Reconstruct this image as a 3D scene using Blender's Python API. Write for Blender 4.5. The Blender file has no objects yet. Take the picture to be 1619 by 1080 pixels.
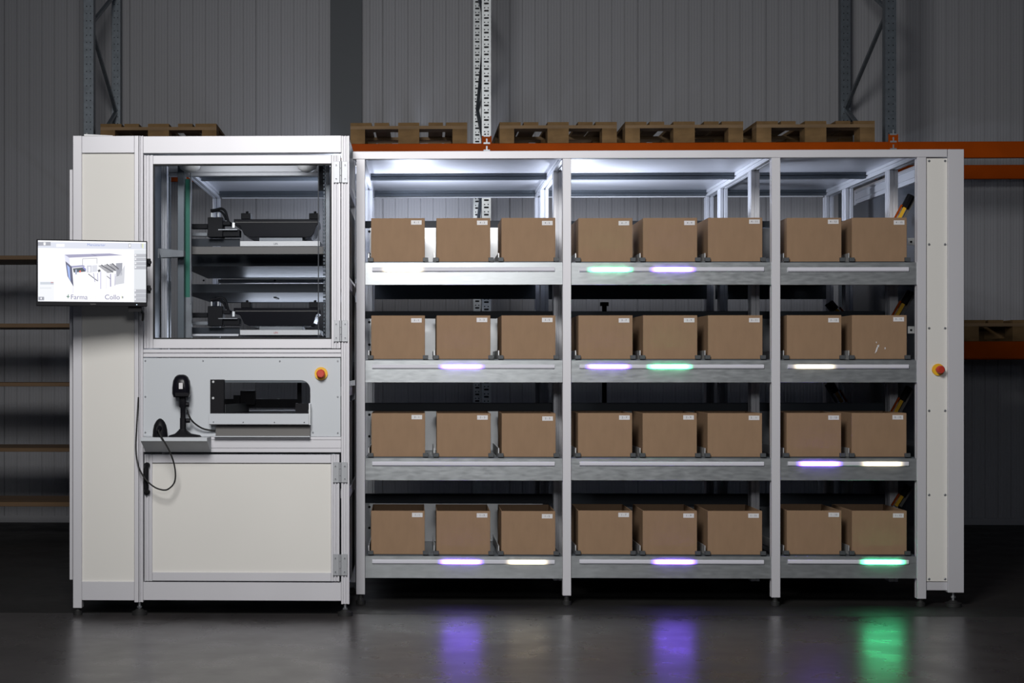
import bpy, bmesh, math, random
from mathutils import Matrix, Vector
random.seed(7)
S = bpy.context.scene
COL = S.collection
# ------------------------------------------------------------------ camera
F, VX, HY, TH, H = 2500.0, 657.0, 583.0, 0.027, 1.179
cs, sn = math.cos(TH), math.sin(TH)
PX0 = VX - F * math.tan(TH)
cam = bpy.data.objects.new('camera', bpy.data.cameras.new('camera'))
COL.objects.link(cam)
cam.location = (0, 0, H)
cam.rotation_euler = (math.pi / 2, 0, TH)
cam.data.sensor_width = 36
cam.data.lens = F / 1619 * 36
cam.data.shift_x = (809.5 - PX0) / 1619
cam.data.shift_y = (HY - 540) / 1619
cam.data.clip_end = 200
S.camera = cam

def gx(px, Y):
    t = (px - PX0) / F
    return Y * (t * cs - sn) / (cs + t * sn)
def gz(py, px, Y):
    return H - (py - HY) / F * (-gx(px, Y) * sn + Y * cs)
def P(px, py, Y):
    return Vector((gx(px, Y), Y, gz(py, px, Y)))

# ------------------------------------------------------------------ materials
def mat(name, col, rough=.5, metal=0.0, var=0.0, scale=8.0, bump=0.0, bscale=200., stretch=(1, 1, 1), spec=.5, rvar=0.0, col2=None, fine=0.0):
    m = bpy.data.materials.new(name)
    m.use_nodes = True
    nt = m.node_tree; N = nt.nodes; L = nt.links
    b = N['Principled BSDF']
    b.inputs['Base Color'].default_value = (*col, 1)
    b.inputs['Roughness'].default_value = rough
    b.inputs['Metallic'].default_value = metal
    b.inputs['Specular IOR Level'].default_value = spec
    if var or bump or rvar or col2:
        tc = N.new('ShaderNodeTexCoord'); mp = N.new('ShaderNodeMapping')
        mp.inputs['Scale'].default_value = stretch
        L.new(tc.outputs['Object'], mp.inputs['Vector'])
        no = N.new('ShaderNodeTexNoise'); no.inputs['Scale'].default_value = scale
        no.inputs['Detail'].default_value = 6
        L.new(mp.outputs['Vector'], no.inputs['Vector'])
        if var or col2:
            r = N.new('ShaderNodeValToRGB')
            r.color_ramp.elements[0].position = .3; r.color_ramp.elements[1].position = .7
            c2 = col2 or tuple(min(1, c * (1 + var)) for c in col)
            c1 = col if col2 else tuple(c * (1 - var) for c in col)
            r.color_ramp.elements[0].color = (*c1, 1); r.color_ramp.elements[1].color = (*c2, 1)
            L.new(no.outputs['Fac'], r.inputs['Fac']); L.new(r.outputs['Color'], b.inputs['Base Color'])
        if rvar:
            mr = N.new('ShaderNodeMapRange')
            mr.inputs['From Min'].default_value = .3; mr.inputs['From Max'].default_value = .7
            mr.inputs['To Min'].default_value = rough - rvar; mr.inputs['To Max'].default_value = rough + rvar
            L.new(no.outputs['Fac'], mr.inputs['Value']); L.new(mr.outputs['Result'], b.inputs['Roughness'])
        if bump:
            n2 = N.new('ShaderNodeTexNoise'); n2.inputs['Scale'].default_value = bscale
            n2.inputs['Detail'].default_value = 4
            L.new(mp.outputs['Vector'], n2.inputs['Vector'])
            bp = N.new('ShaderNodeBump'); bp.inputs['Strength'].default_value = bump
            bp.inputs['Distance'].default_value = .002
            L.new(n2.outputs['Fac'], bp.inputs['Height']); L.new(bp.outputs['Normal'], b.inputs['Normal'])
    return m

def emit(name, col, strength):
    m = bpy.data.materials.new(name); m.use_nodes = True
    b = m.node_tree.nodes['Principled BSDF']
    b.inputs['Base Color'].default_value = (.02, .02, .02, 1)
    b.inputs['Roughness'].default_value = .35
    b.inputs['Emission Color'].default_value = (*col, 1)
    b.inputs['Emission Strength'].default_value = strength
    return m

M = dict(
    alu=mat('anodised_aluminium', (.58, .575, .605), .52, .28, var=.03, scale=3, stretch=(1, 1, .2)),
    alu_in=mat('inner_aluminium', (.66, .67, .71), .4, .28),
    hinge=mat('zinc_hinge', (.37, .38, .40), .45, .4),
    cream=mat('cream_panel', (.675, .66, .625), .5, 0, var=.015, scale=2, spec=.3),
    grey=mat('pale_grey_plate', (.51, .535, .565), .5, 0, var=.015, scale=2, spec=.3),
    greydk=mat('warm_grey_plate', (.125, .12, .115), .5, .1),
    galv=mat('galvanised_steel', (.42, .44, .45), .34, .75, var=.06, scale=45, bump=.04, bscale=80, rvar=.05, stretch=(.4, 1, 1.6)),
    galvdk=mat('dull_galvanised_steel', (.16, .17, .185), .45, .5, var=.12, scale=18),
    plate=mat('zinc_sheet', (.72, .735, .745), .36, .6, var=.05, scale=14),
    roof=mat('brushed_roof_sheet', (.66, .67, .72), .38, .4, var=.05, scale=10, stretch=(.3, 6, 1)),
    anth=mat('anthracite_paint', (.024, .030, .040), .5, spec=.25),
    black=mat('black_plastic', (.006, .006, .008), .5, spec=.14),
    gloss=mat('glossy_black_plastic', (.006, .006, .009), .26, spec=.12),
    blocks=mat('dark_grey_plastic', (.055, .06, .065), .5),
    rubber=mat('black_rubber', (.010, .010, .010), .7),
    kraft=mat('kraft_cardboard', (.262, .169, .103), .75, 0, var=.05, scale=30, bump=.12, bscale=350, stretch=(1, 1, .35), spec=.2),
    kraftin=mat('inner_cardboard', (.22, .145, .09), .8, 0, spec=.2),
    sticker=mat('white_sticker', (.62, .61, .62), .45),
    ink=mat('printing_ink', (.05, .055, .07), .6),
    orange=mat('orange_enamel', (.33, .052, .0015), .55, 0, var=.08, scale=5, spec=.05),
    steel=mat('blue_grey_rack_steel', (.125, .145, .165), .42, .5, var=.15, scale=30),
    steelz=mat('bright_zinc_rack_steel', (.36, .38, .39), .4, .5, var=.12, scale=30),
    wood=mat('pallet_wood', (.19, .115, .050), .8, 0, var=.30, scale=7, stretch=(1, .15, 2), bump=.3, bscale=60, spec=.2),
    wood2=mat('pallet_board_wood', (.235, .155, .085), .8, 0, var=.25, scale=7, stretch=(.3, .15, 2), bump=.3, bscale=60, spec=.2),
    board=mat('brown_shelf_board', (.13, .075, .034), .65, 0, var=.2, scale=6, stretch=(.3, 1, 1)),
    wall=mat('grey_cladding', (.270, .272, .288), .55, 0, var=.03, scale=.8, spec=.3),
    column=mat('dark_steel_column', (.045, .052, .06), .6),
    yellow=mat('yellow_plastic', (.75, .42, .02), .4),
    red=mat('red_plastic', (.50, .045, .025), .35),
    redlogo=mat('red_print', (.5, .05, .05), .6),
    green=mat('green_belt', (.0, .13, .085), .55),
    taupe=mat('taupe_beam', (.13, .122, .116), .5, .1),
    white=mat('white_lacquer', (.74, .74, .75), .4),
    screw=mat('screw_steel', (.35, .36, .38), .35, .8),
    dark=mat('dark_inner_steel', (.10, .115, .13), .38, .6, var=.08, scale=6),
    mirror=mat('glossy_side_panel', (.05, .055, .065), .12, 0),
    striptail=mat('strip_end_plastic', (.5, .5, .54), .4),
)

# polished concrete floor
def floor_mat(name, c1, c2, rlo, rhi, spec):
    m = bpy.data.materials.new(name); m.use_nodes = True
    nt = m.node_tree; N = nt.nodes; L = nt.links; b = N['Principled BSDF']
    tc = N.new('ShaderNodeTexCoord')
    n1 = N.new('ShaderNodeTexNoise'); n1.inputs['Scale'].default_value = 2.2; n1.inputs['Detail'].default_value = 9; n1.inputs['Roughness'].default_value = .65
    L.new(tc.outputs['Object'], n1.inputs['Vector'])
    r = N.new('ShaderNodeValToRGB'); r.color_ramp.elements[0].position = .32; r.color_ramp.elements[1].position = .72
    r.color_ramp.elements[0].color = (*c1, 1); r.color_ramp.elements[1].color = (*c2, 1)
    L.new(n1.outputs['Fac'], r.inputs['Fac']); L.new(r.outputs['Color'], b.inputs['Base Color'])
    n2 = N.new('ShaderNodeTexNoise'); n2.inputs['Scale'].default_value = 5; n2.inputs['Detail'].default_value = 5
    L.new(tc.outputs['Object'], n2.inputs['Vector'])
    mr = N.new('ShaderNodeMapRange'); mr.inputs['From Min'].default_value = .35; mr.inputs['From Max'].default_value = .68
    mr.inputs['To Min'].default_value = rlo; mr.inputs['To Max'].default_value = rhi
    L.new(n2.outputs['Fac'], mr.inputs['Value']); L.new(mr.outputs['Result'], b.inputs['Roughness'])
    n3 = N.new('ShaderNodeTexNoise'); n3.inputs['Scale'].default_value = 22; n3.inputs['Detail'].default_value = 3
    mp = N.new('ShaderNodeMapping'); mp.inputs['Scale'].default_value = (.35, 1.8, 1); L.new(tc.outputs['Object'], mp.inputs['Vector']); L.new(mp.outputs['Vector'], n3.inputs['Vector'])
    bp = N.new('ShaderNodeBump'); bp.inputs['Strength'].default_value = .015; bp.inputs['Distance'].default_value = .004
    L.new(n3.outputs['Fac'], bp.inputs['Height']); L.new(bp.outputs['Normal'], b.inputs['Normal'])
    b.inputs['Specular IOR Level'].default_value = spec
    return m
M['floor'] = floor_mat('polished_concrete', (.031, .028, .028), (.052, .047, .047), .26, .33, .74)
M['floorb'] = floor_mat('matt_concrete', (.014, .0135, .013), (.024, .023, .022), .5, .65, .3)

# window glass: nearly clear with a fresnel reflection
def glass():
    m = bpy.data.materials.new('clear_acrylic'); m.use_nodes = True
    nt = m.node_tree; N = nt.nodes; L = nt.links
    for n in list(N): N.remove(n)
    o = N.new('ShaderNodeOutputMaterial'); t = N.new('ShaderNodeBsdfTransparent'); g = N.new('ShaderNodeBsdfGlossy')
    t.inputs['Color'].default_value = (.93, .94, .95, 1); g.inputs['Roughness'].default_value = .02
    fr = N.new('ShaderNodeFresnel'); fr.inputs['IOR'].default_value = 1.3
    mx = N.new('ShaderNodeMixShader')
    L.new(fr.outputs['Fac'], mx.inputs['Fac']); L.new(t.outputs['BSDF'], mx.inputs[1]); L.new(g.outputs['BSDF'], mx.inputs[2])
    L.new(mx.outputs['Shader'], o.inputs['Surface'])
    return m
M['glass'] = glass()

LED = {'p': ((.18, .075, 1.0), 21.), 'g': ((.065, 1.0, .38), 20.), 'w': ((1.0, .84, .56), 2.6)}
def strip_mat(lamps):
    m = bpy.data.materials.new('led_diffuser'); m.use_nodes = True
    nt = m.node_tree; N = nt.nodes; L = nt.links; b = N['Principled BSDF']
    b.inputs['Base Color'].default_value = (.60, .60, .66, 1); b.inputs['Roughness'].default_value = .35
    if lamps:
        tc = N.new('ShaderNodeTexCoord'); sp = N.new('ShaderNodeSeparateXYZ')
        L.new(tc.outputs['Object'], sp.inputs['Vector'])
        acc = None
        for xc, k in lamps:
            c, a = LED[k]
            s = N.new('ShaderNodeMath'); s.operation = 'SUBTRACT'; s.inputs[1].default_value = xc
            L.new(sp.outputs['X'], s.inputs[0])
            ab = N.new('ShaderNodeMath'); ab.operation = 'ABSOLUTE'; L.new(s.outputs[0], ab.inputs[0])
            mr = N.new('ShaderNodeMapRange'); mr.interpolation_type = 'SMOOTHERSTEP'
            mr.inputs['From Min'].default_value = .145; mr.inputs['From Max'].default_value = .06
            mr.inputs['To Min'].default_value = 0; mr.inputs['To Max'].default_value = 1
            L.new(ab.outputs[0], mr.inputs['Value'])
            pw = N.new('ShaderNodeMath'); pw.operation = 'POWER'; pw.inputs[1].default_value = 3
            L.new(mr.outputs['Result'], pw.inputs[0])
            vm = N.new('ShaderNodeVectorMath'); vm.operation = 'SCALE'
            vm.inputs[0].default_value = tuple(v * a for v in c)
            L.new(pw.outputs[0], vm.inputs['Scale'])
            if acc is None: acc = vm
            else:
                ad = N.new('ShaderNodeVectorMath'); ad.operation = 'ADD'
                L.new(acc.outputs[0], ad.inputs[0]); L.new(vm.outputs[0], ad.inputs[1]); acc = ad
        L.new(acc.outputs[0], b.inputs['Emission Color'])
        b.inputs['Emission Strength'].default_value = 1.0
    return m

# ------------------------------------------------------------------ mesh builder
def notched(a0, a1, b0, b1, f=(), r=(), l=(), w=.008, d=.008):
    p = [(a0, b0)]
    for c in f: p += [(c - w / 2, b0), (c - w / 2, b0 + d), (c + w / 2, b0 + d), (c + w / 2, b0)]
    p.append((a1, b0))
    for c in r: p += [(a1, c - w / 2), (a1 - d, c - w / 2), (a1 - d, c + w / 2), (a1, c + w / 2)]
    p += [(a1, b1), (a0, b1)]
    for c in sorted(l, reverse=True): p += [(a0, c + w / 2), (a0 + d, c + w / 2), (a0 + d, c - w / 2), (a0, c - w / 2)]
    return p

class MB:
    def __init__(s): s.bm = bmesh.new(); s.mi = 0
    def _f(s, vs):
        try:
            f = s.bm.faces.new(vs); f.material_index = s.mi; return f
        except ValueError: return None
    def box(s, x0, x1, y0, y1, z0, z1):
        x0, x1 = sorted((x0, x1)); y0, y1 = sorted((y0, y1)); z0, z1 = sorted((z0, z1))
        v = [s.bm.verts.new((x, y, z)) for z in (z0, z1) for y in (y0, y1) for x in (x0, x1)]
        for q in ((0, 2, 3, 1), (4, 5, 7, 6), (0, 1, 5, 4), (2, 6, 7, 3), (0, 4, 6, 2), (1, 3, 7, 5)):
            s._f([v[i] for i in q])
        return s
    def pb(s, x0, y0, x1, y1, Y, d):
        xm = (x0 + x1) / 2
        return s.box(gx(x0, Y), gx(x1, Y), Y, Y + d, gz(y1, xm, Y), gz(y0, xm, Y))
    def prism(s, pts, fn, t0, t1):
        a = [s.bm.verts.new(fn(u, v, t0)) for u, v in pts]; b = [s.bm.verts.new(fn(u, v, t1)) for u, v in pts]
        n = len(pts)
        s._f(a[::-1]); s._f(b)
        for i in range(n): s._f([a[i], a[(i + 1) % n], b[(i + 1) % n], b[i]])
        return s
    def vprof(s, x0, x1, y0, y1, z0, z1, **k):
        return s.prism(notched(x0, x1, y0, y1, **k), lambda u, v, t: (u, v, t), z0, z1)
    def hprof(s, x0, x1, y0, y1, z0, z1, f=(), **k):
        return s.prism(notched(z0, z1, y0, y1, f=f, **k), lambda u, v, t: (t, v, u), x0, x1)
    def dprof(s, x0, x1, y0, y1, z0, z1, l=(), r=(), f=()):       # along Y; notches on the left, right, underside
        return s.prism(notched(x0, x1, z0, z1, f=f, l=l, r=r), lambda u, v, t: (u, t, v), y0, y1)
    def xz(s, pts, y0, y1):                                   # outline in X-Z pushed along Y
        return s.prism(pts, lambda u, v, t: (u, t, v), y0, y1)
    def pxz(s, pts, Y, d):
        q = [P(a, b, Y) for a, b in pts]
        return s.xz([(p.x, p.z) for p in q], Y, Y + d)
    def tube(s, pts, r, n=8, caps=True):
        pts = [Vector(p) for p in pts]; rings = []
        rs = r if isinstance(r, (list, tuple)) else [r] * len(pts)
        up = None
        for i, p in enumerate(pts):
            d = (pts[min(i + 1, len(pts) - 1)] - pts[max(i - 1, 0)]).normalized()
            if up is None: up = Vector((0, 1, 0)) if abs(d.y) < .8 else Vector((1, 0, 0))
            a = d.cross(up)
            if a.length < 1e-4: a = d.cross(Vector((1, 0, .1)))
            a.normalize(); b = a.cross(d).normalized(); up = b
            rings.append([s.bm.verts.new(p + (a * math.cos(2 * math.pi * (k + .5) / n) + b * math.sin(2 * math.pi * (k + .5) / n)) * rs[i]) for k in range(n)])
        for A, Bq in zip(rings, rings[1:]):
            for k in range(n): s._f([A[k], A[(k + 1) % n], Bq[(k + 1) % n], Bq[k]])
        if caps: s._f(rings[0][::-1]); s._f(rings[-1])
        return s
    def cyl(s, p, axis, r, h, n=20, r2=None):
        d = {'x': Vector((1, 0, 0)), 'y': Vector((0, 1, 0)), 'z': Vector((0, 0, 1))}[axis]
        return s.tube([Vector(p), Vector(p) + d * h], [r, r if r2 is None else r2], n)
    def loft(s, secs):
        rings = [[s.bm.verts.new(p) for p in q] for q in secs]; n = len(rings[0])
        for A, Bq in zip(rings, rings[1:]):
            for k in range(n): s._f([A[k], A[(k + 1) % n], Bq[(k + 1) % n], Bq[k]])
        s._f(rings[0][::-1]); s._f(rings[-1])
        return s
    def holed(s, outer, hole, y0, y1):                        # plate in X-Z with a cut-out
        ov = [s.bm.verts.new((x, y0, z)) for x, z in outer]; hv = [s.bm.verts.new((x, y0, z)) for x, z in hole]
        ed = [s.bm.edges.new((q[i], q[(i + 1) % len(q)])) for q in (ov, hv) for i in range(len(q))]
        r = bmesh.ops.triangle_fill(s.bm, edges=ed, use_beauty=True)
        fs = [g for g in r['geom'] if isinstance(g, bmesh.types.BMFace)]
        e = bmesh.ops.extrude_face_region(s.bm, geom=fs)
        bmesh.ops.translate(s.bm, vec=(0, y1 - y0, 0), verts=[g for g in e['geom'] if isinstance(g, bmesh.types.BMVert)])
        return s
    def build(s, name, m, parent=None, bevel=0.0, smooth=False, local=False):
        bmesh.ops.recalc_face_normals(s.bm, faces=s.bm.faces[:])
        me = bpy.data.meshes.new(name); s.bm.to_mesh(me); s.bm.free()
        for q in (m if isinstance(m, (list, tuple)) else [m]): me.materials.append(q)
        o = bpy.data.objects.new(name, me); COL.objects.link(o)
        if parent is not None:
            o.parent = parent
            if not local and parent.type == 'EMPTY':
                o.matrix_parent_inverse = Matrix.Translation(parent.location).inverted()
        if smooth:
            for p in me.polygons: p.use_smooth = True
            md = o.modifiers.new('smooth', 'EDGE_SPLIT'); md.split_angle = math.radians(38)
        if bevel:
            md = o.modifiers.new('bevel', 'BEVEL'); md.width = bevel; md.segments = 1; md.limit_method = 'ANGLE'; md.angle_limit = math.radians(40)
        return o

def rr(cx, cy, z, wx, wy, r, n=5):
    out = []
    for qx, qy, a0 in ((1, 1, 0), (-1, 1, 90), (-1, -1, 180), (1, -1, 270)):
        for k in range(n):
            a = math.radians(a0 + 90 * k / (n - 1))
            out.append((cx + qx * (wx / 2 - r) + r * math.cos(a), cy + qy * (wy / 2 - r) + r * math.sin(a), z))
    return out

def spline(pts, sub=6):
    pts = [Vector(p) for p in pts]; out = []
    for i in range(len(pts) - 1):
        p0, p1, p2, p3 = pts[max(i - 1, 0)], pts[i], pts[i + 1], pts[min(i + 2, len(pts) - 1)]
        for k in range(sub):
            t = k / sub
            out.append(.5 * ((2 * p1) + (p2 - p0) * t + (2 * p0 - 5 * p1 + 4 * p2 - p3) * t * t + (3 * p1 - p0 - 3 * p2 + p3) * t ** 3))
    return out + [pts[-1]]

def thing(name, label, cat, loc=(0, 0, 0), rz=0, group=None):
    o = bpy.data.objects.new(name, None); COL.objects.link(o)
    o.location = loc; o.rotation_euler = (0, 0, rz); o.empty_display_size = .1
    o['label'] = label; o['category'] = cat
    if group: o['group'] = group
    return o
def tag(o, label, cat, group=None):
    o['label'] = label; o['category'] = cat
    if group: o['group'] = group
    return o
def struct(o): o['kind'] = 'structure'; return o

_tm = {}
def text_mesh(s, size, ext=.0003):
    k = (s, size)
    if k not in _tm:
        c = bpy.data.curves.new('t', 'FONT'); c.body = s; c.size = size; c.extrude = ext
        c.align_x = 'CENTER'; c.align_y = 'CENTER'
        o = bpy.data.objects.new('t', c); COL.objects.link(o)
        bpy.context.view_layer.update()
        me = bpy.data.meshes.new_from_object(o.evaluated_get(bpy.context.evaluated_depsgraph_get()))
        bpy.data.objects.remove(o); bpy.data.curves.remove(c)
        me.transform(Matrix.Rotation(math.pi / 2, 4, 'X'))
        _tm[k] = me
    return _tm[k]
def text(name, s, size, m, parent, loc, sx=1.0):
    me = text_mesh(s, size).copy(); me.materials.clear(); me.materials.append(m)
    if sx != 1.0: me.transform(Matrix.Diagonal((sx, 1, 1, 1)))
    o = bpy.data.objects.new(name, me); COL.objects.link(o); o.parent = parent; o.location = loc
    return o

# ------------------------------------------------------------------ setting
YW = 12.06
JY = 7.59                                                     # expansion joint in the slab
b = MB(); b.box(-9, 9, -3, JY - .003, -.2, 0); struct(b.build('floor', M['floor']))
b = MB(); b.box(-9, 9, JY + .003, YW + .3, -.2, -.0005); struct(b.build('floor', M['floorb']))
b = MB()                                                      # ribbed cladding
pts = []; x = -8.0; pitch = .0968; i = 0
while x < 8.6:
    d = .012 if i % 10 == 0 else .005; w = .012 if i % 10 == 0 else .008
    pts += [(x, YW), (x + w * .3, YW + d), (x + w * .7, YW + d), (x + w, YW)]
    for k in (1, 2, 3):
        xx = x + w + (pitch - w) * k / 4
        pts += [(xx - .004, YW), (xx, YW + .0012), (xx + .004, YW)]
    x += pitch; i += 1
pts += [(8.6, YW), (8.6, YW + .2), (-8.0, YW + .2)]
b.prism(pts, lambda u, v, t: (u, v, t), 0, 6.0)
struct(b.build('wall_back', M['wall']))
b = MB(); b.box(-8, 8.6, YW - .012, YW - .002, 0, .05); struct(b.build('baseboard_back', M['wall']))
b = MB(); b.box(gx(522, 11.99), gx(572, 11.99), 11.992, YW - .001, 0, 6.0)
struct(b.build('column', M['column']))

# ------------------------------------------------------------------ pallet racking behind
YP = 10.87; YR = 11.90
rack2 = thing('pallet_rack', 'tall pallet rack of steel uprights and orange beams along the back wall', 'pallet rack', (gx(769, YP), YP, 0))
def upright(xc, y, w, m, name='upright'):
    b = MB(); top = 5.2
    b.vprof(xc - w / 2, xc + w / 2, y, y + .07, .004, top, f=())
    b.mi = 1
    z = .08
    while z < top - .05:
        if z > .5 and m is M['steelz']:
            b.box(xc - w * .26, xc + w * .26, y - .0012, y + .01, z, z + .012)
            for sx in (-1, 1): b.box(xc + sx * w * .2 - .004, xc + sx * w * .2 + .004, y - .0012, y + .01, z + .022, z + .03)
        elif z > .5:
            for sx in (-1, 1): b.box(xc + sx * w * .2 - .003, xc + sx * w * .2 + .003, y - .0012, y + .01, z, z + .007)
        z += .05
    b.mi = 0
    b.box(xc - w * .8, xc + w * .8, y - .02, y + .09, .0, .006)
    return b.build(name, [m, M['black']], rack2)
FR = {}
for k, (pf, pr, w, m) in enumerate(((140, 183.5, .068, 'steel'), (769, 754.5, .062, 'steelz'), (1408.5, 1337, .075, 'steel'))):
    xf = gx(pf, YP); xr = gx(pr, YR); FR[k] = (xf, xr)
    upright(xf, YP, w, M[m]); upright(xr, YR, w * .95, M[m])
    h = .52 if k == 2 else .45
    nodes = [(3.12 + n * h, n % 2 == 0) for n in range(-6, 5)]          # (height, on the rear post)
    for (za, ra), (zc, rc) in zip(nodes, nodes[1:]):
        q = MB(); q.tube([(xr, YR, za) if ra else (xf, YP + .07, za), (xr, YR, zc) if rc else (xf, YP + .07, zc)], .016, 4)
        q.build('brace', M['steel'], rack2)
XEND = FR[2][0] + (FR[2][0] - FR[1][0])
FR[3] = (XEND, XEND - .3)
upright(XEND, YP, .075, M['steel']); upright(XEND - .3, YR, .07, M['steel'])
zt, zb = gz(227, 1100, YP), gz(252.5, 1100, YP)
def pallet_beam(x0, x1, y, z0, z1, conn=2):
    b = MB(); b.box(x0, x1, y, y + .045, z0, z1)
    o = b.build('load_beam', M['orange'], rack2, bevel=.003)
    if conn:
        for xc in ((x0, x1) if conn == 2 else (x1,)):
            q = MB(); q.box(xc - .033, xc + .033, y - .006, y - .001, z0 - .03, z1 + .05)
            q.mi = 1
            for j in range(4):
                zc = z0 + .005 + j * .05
                q.box(xc - .022, xc + .022, y - .0075, y - .005, zc, zc + .011)
                q.box(xc - .005, xc + .005, y - .0075, y - .005, zc + .011, zc + .036)
            q.build('beam_connector', [M['orange'], M['steelz']], o)
    return o
for k in range(3):
    pallet_beam(FR[k][0], FR[k + 1][0], YP - .05, zb, zt, 1 if k else 2)
    xr0 = FR[k][1]; xr1 = FR[k + 1][1]
    pallet_beam(xr0, xr1, YR - .05, gz(284, 1560, YR), gz(262, 1560, YR), False)
z1l, z0l = gz(540, 1570, YP), gz(567.5, 1570, YP)
pallet_beam(FR[2][0], FR[3][0], YP - .05, z0l, z1l, 2)
pallet_beam(FR[2][1], FR[3][1], YR - .05, z0l, z1l, False)

def pallet():
    r = thing('wooden_pallet', '', 'pallet')
    top = MB()
    for c, w in ((-.3275, .145), (-.185, .10), (0, .145), (.185, .10), (.3275, .145)):
        t = MB(); t.box(c - w / 2, c + w / 2, 0, 1.2, .122, .144); t.build('deck_board', M['wood'], r, local=True)
    top.bm.free()
    for y in (0, .5275, 1.055):
        t = MB(); t.box(-.4, .4, y, y + .145, .1, .122); t.build('stringer_board', M['wood2'], r, local=True)
        for c, w in ((-.35, .1), (0, .145), (.35, .1)):
            t = MB(); t.box(c - w / 2, c + w / 2, y + .001, y + .144, .022, .1); t.build('block', M['wood'], r, local=True)
    for c, w in ((-.35, .1), (0, .145), (.35, .1)):
        t = MB(); t.box(c - w / 2, c + w / 2, 0, 1.2, 0, .022); t.build('skid_board', M['wood'], r, local=True)
    return r
def copy_tree(o, parent=None):
    c = o.copy(); COL.objects.link(c)
    if parent is not None:
        c.parent = parent; c.matrix_parent_inverse = o.matrix_parent_inverse.copy()
    for ch in list(o.children): copy_tree(ch, c)
    return c
pal = None
for px0, px1, zz, rz, lab in (
        (160.5, 343, zt, .012, 'weathered wooden pallet on the orange beam behind the white cabinet'),
        (556, 736.5, zt, -.006, 'weathered wooden pallet on the orange beam in front of the dark column'),
        (790.5, 973, zt, .008, 'wooden pallet on the orange beam just right of the central perforated upright'),
        (988.5, 1172, zt, -.004, 'wooden pallet in the middle of the row of three on the long orange beam'),
        (1195, 1380, zt, .006, 'wooden pallet on the orange beam closest to the upright with the diagonal brace'),
        (1524, 1706, z1l, .004, 'dim wooden pallet low down on the lower orange beam beside the rack end')):
    xm = gx((px0 + px1) / 2, YP)
    if pal is None: o = pal = pallet()
    else: o = copy_tree(pal)
    o.location = (xm, YP - .035, zz + .0015); o.rotation_euler = (0, 0, rz)
    o['label'] = lab; o['group'] = 'wooden pallets on the orange beams'

# dim board shelving at the left edge of the hall
sh = thing('shelving', 'dim open shelving of brown wooden boards beside the white cabinet', 'shelving', (-3.2, 11.2, 0))
xs0, xs1 = -4.6, gx(131, YP) - .03
for y0, y1 in ((404, 410.5), (511.5, 518), (605, 611), (708.5, 714.5), (794, 801)):
    b = MB(); b.box(xs0 + .04, xs1 - .04, YP, YP + .55, gz(y1, 55, YP), gz(y0, 55, YP)); b.build('shelf_board', M['board'], sh, bevel=.002)
for xx in (xs0, xs1 - .04):
    for yy in (YP + .02, YP + .5):
        b = MB(); b.box(xx, xx + .04, yy, yy + .04, 0, 2.3 if xx < -4 else 1.99); b.build('shelf_post', M['steel'], sh)

# ------------------------------------------------------------------ the flow rack
Y0 = 7.9
YB = 9.69
rk = thing('flow_rack', 'long aluminium and galvanised steel rack holding rows of cardboard boxes', 'rack', (gx(1027, Y0), Y0, 0))
POST = [(563.2, 577), (889.8, 903), (1220, 1233.8), (1450.3, 1464.5)]
FOOT = [954.5, 957, 959, 961]
PB = [940, 942, 945, 947]
ztop, zrail = gz(237.8, 1027, Y0), gz(250, 1027, Y0)
def foot(xc, yc, z1, r, parent, big=False):
    b = MB(); b.cyl((xc, yc, .02), 'z', .007, z1 - .02, 10)
    b.cyl((xc, yc, z1 - .028), 'z', .012, .008, 6)
    f = b.build('leveling_foot', M['screw'], parent, smooth=True)
    q = MB(); q.cyl((xc, yc, 0), 'z', r, .018, 20); q.cyl((xc, yc, .018), 'z', r * .72, .012, 20, r * .4)
    if not big: q.cyl((xc, yc, .03), 'z', r * .55, .02, 16, r * .5)
    q.build('foot_pad', M['rubber'], f, smooth=True)
for (a, c), yb in zip(POST, PB):
    x0, x1 = gx(a, Y0), gx(c, Y0)
    b = MB(); z0 = gz(yb, (a + c) / 2, Y0)
    b.vprof(x0, x1, Y0, Y0 + .045, z0, zrail, l=(Y0 + .0225,), r=(Y0 + .0225,))
    b.build('front_post', M['alu'], rk, bevel=.0012)
    foot((x0 + x1) / 2, Y0 + .022, z0, .024, rk)
b = MB(); b.box(gx(557.6, Y0), gx(1497.5, Y0), Y0 - .002, Y0 + .045, zrail, ztop); b.build('top_rail', M['alu'], rk, bevel=.0015)
# roof
XL, XR = -1.22, gx(1497, Y0)
zr = zrail + .038
b = MB(); b.box(gx(557.6, Y0), XR, Y0 + .046, YB + .02, zr, zr + .004); b.build('roof_panel', M['roof'], rk)
b = MB(); b.box(XL, gx(557.6, Y0) - .001, 8.48, YB + .02, zr, zr + .004); b.build('roof_panel', M['roof'], rk)
SX = [gx(577, Y0) - .02, gx(896, Y0) - .002, gx(1227, Y0) - .002, gx(1452, Y0) + .02]
for i, xc in enumerate(SX):
    b = MB(); b.dprof(xc - .0225, xc + .0225, Y0 + .046, YB, zr - .041, zr - .001, l=(zr - .021,), f=(xc,))
    b.build('roof_side_rail', M['alu_in'], rk, bevel=.001)
b = MB(); b.dprof(XL - .02, XL + .02, 8.5, YB, zr - .041, zr - .001, r=(zr - .021,), f=(XL,)); b.build('roof_side_rail', M['alu_in'], rk, bevel=.001)
xe = [XL] + SX
for yc in (8.80, YB - .045):
    for i in range(4):
        b = MB(); b.hprof(xe[i] + .0235, xe[i + 1] - .0235, yc, yc + .045, zr - .034, zr - .001, f=(zr - .018,))
        b.build('roof_crossbar', M['dark'], rk)
b = MB(); b.box(XL + .03, SX[3] - .03, YB + .001, YB + .006, zr - .040, zr - .002); b.build('roof_edge_strip', M['white'], rk)
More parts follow.
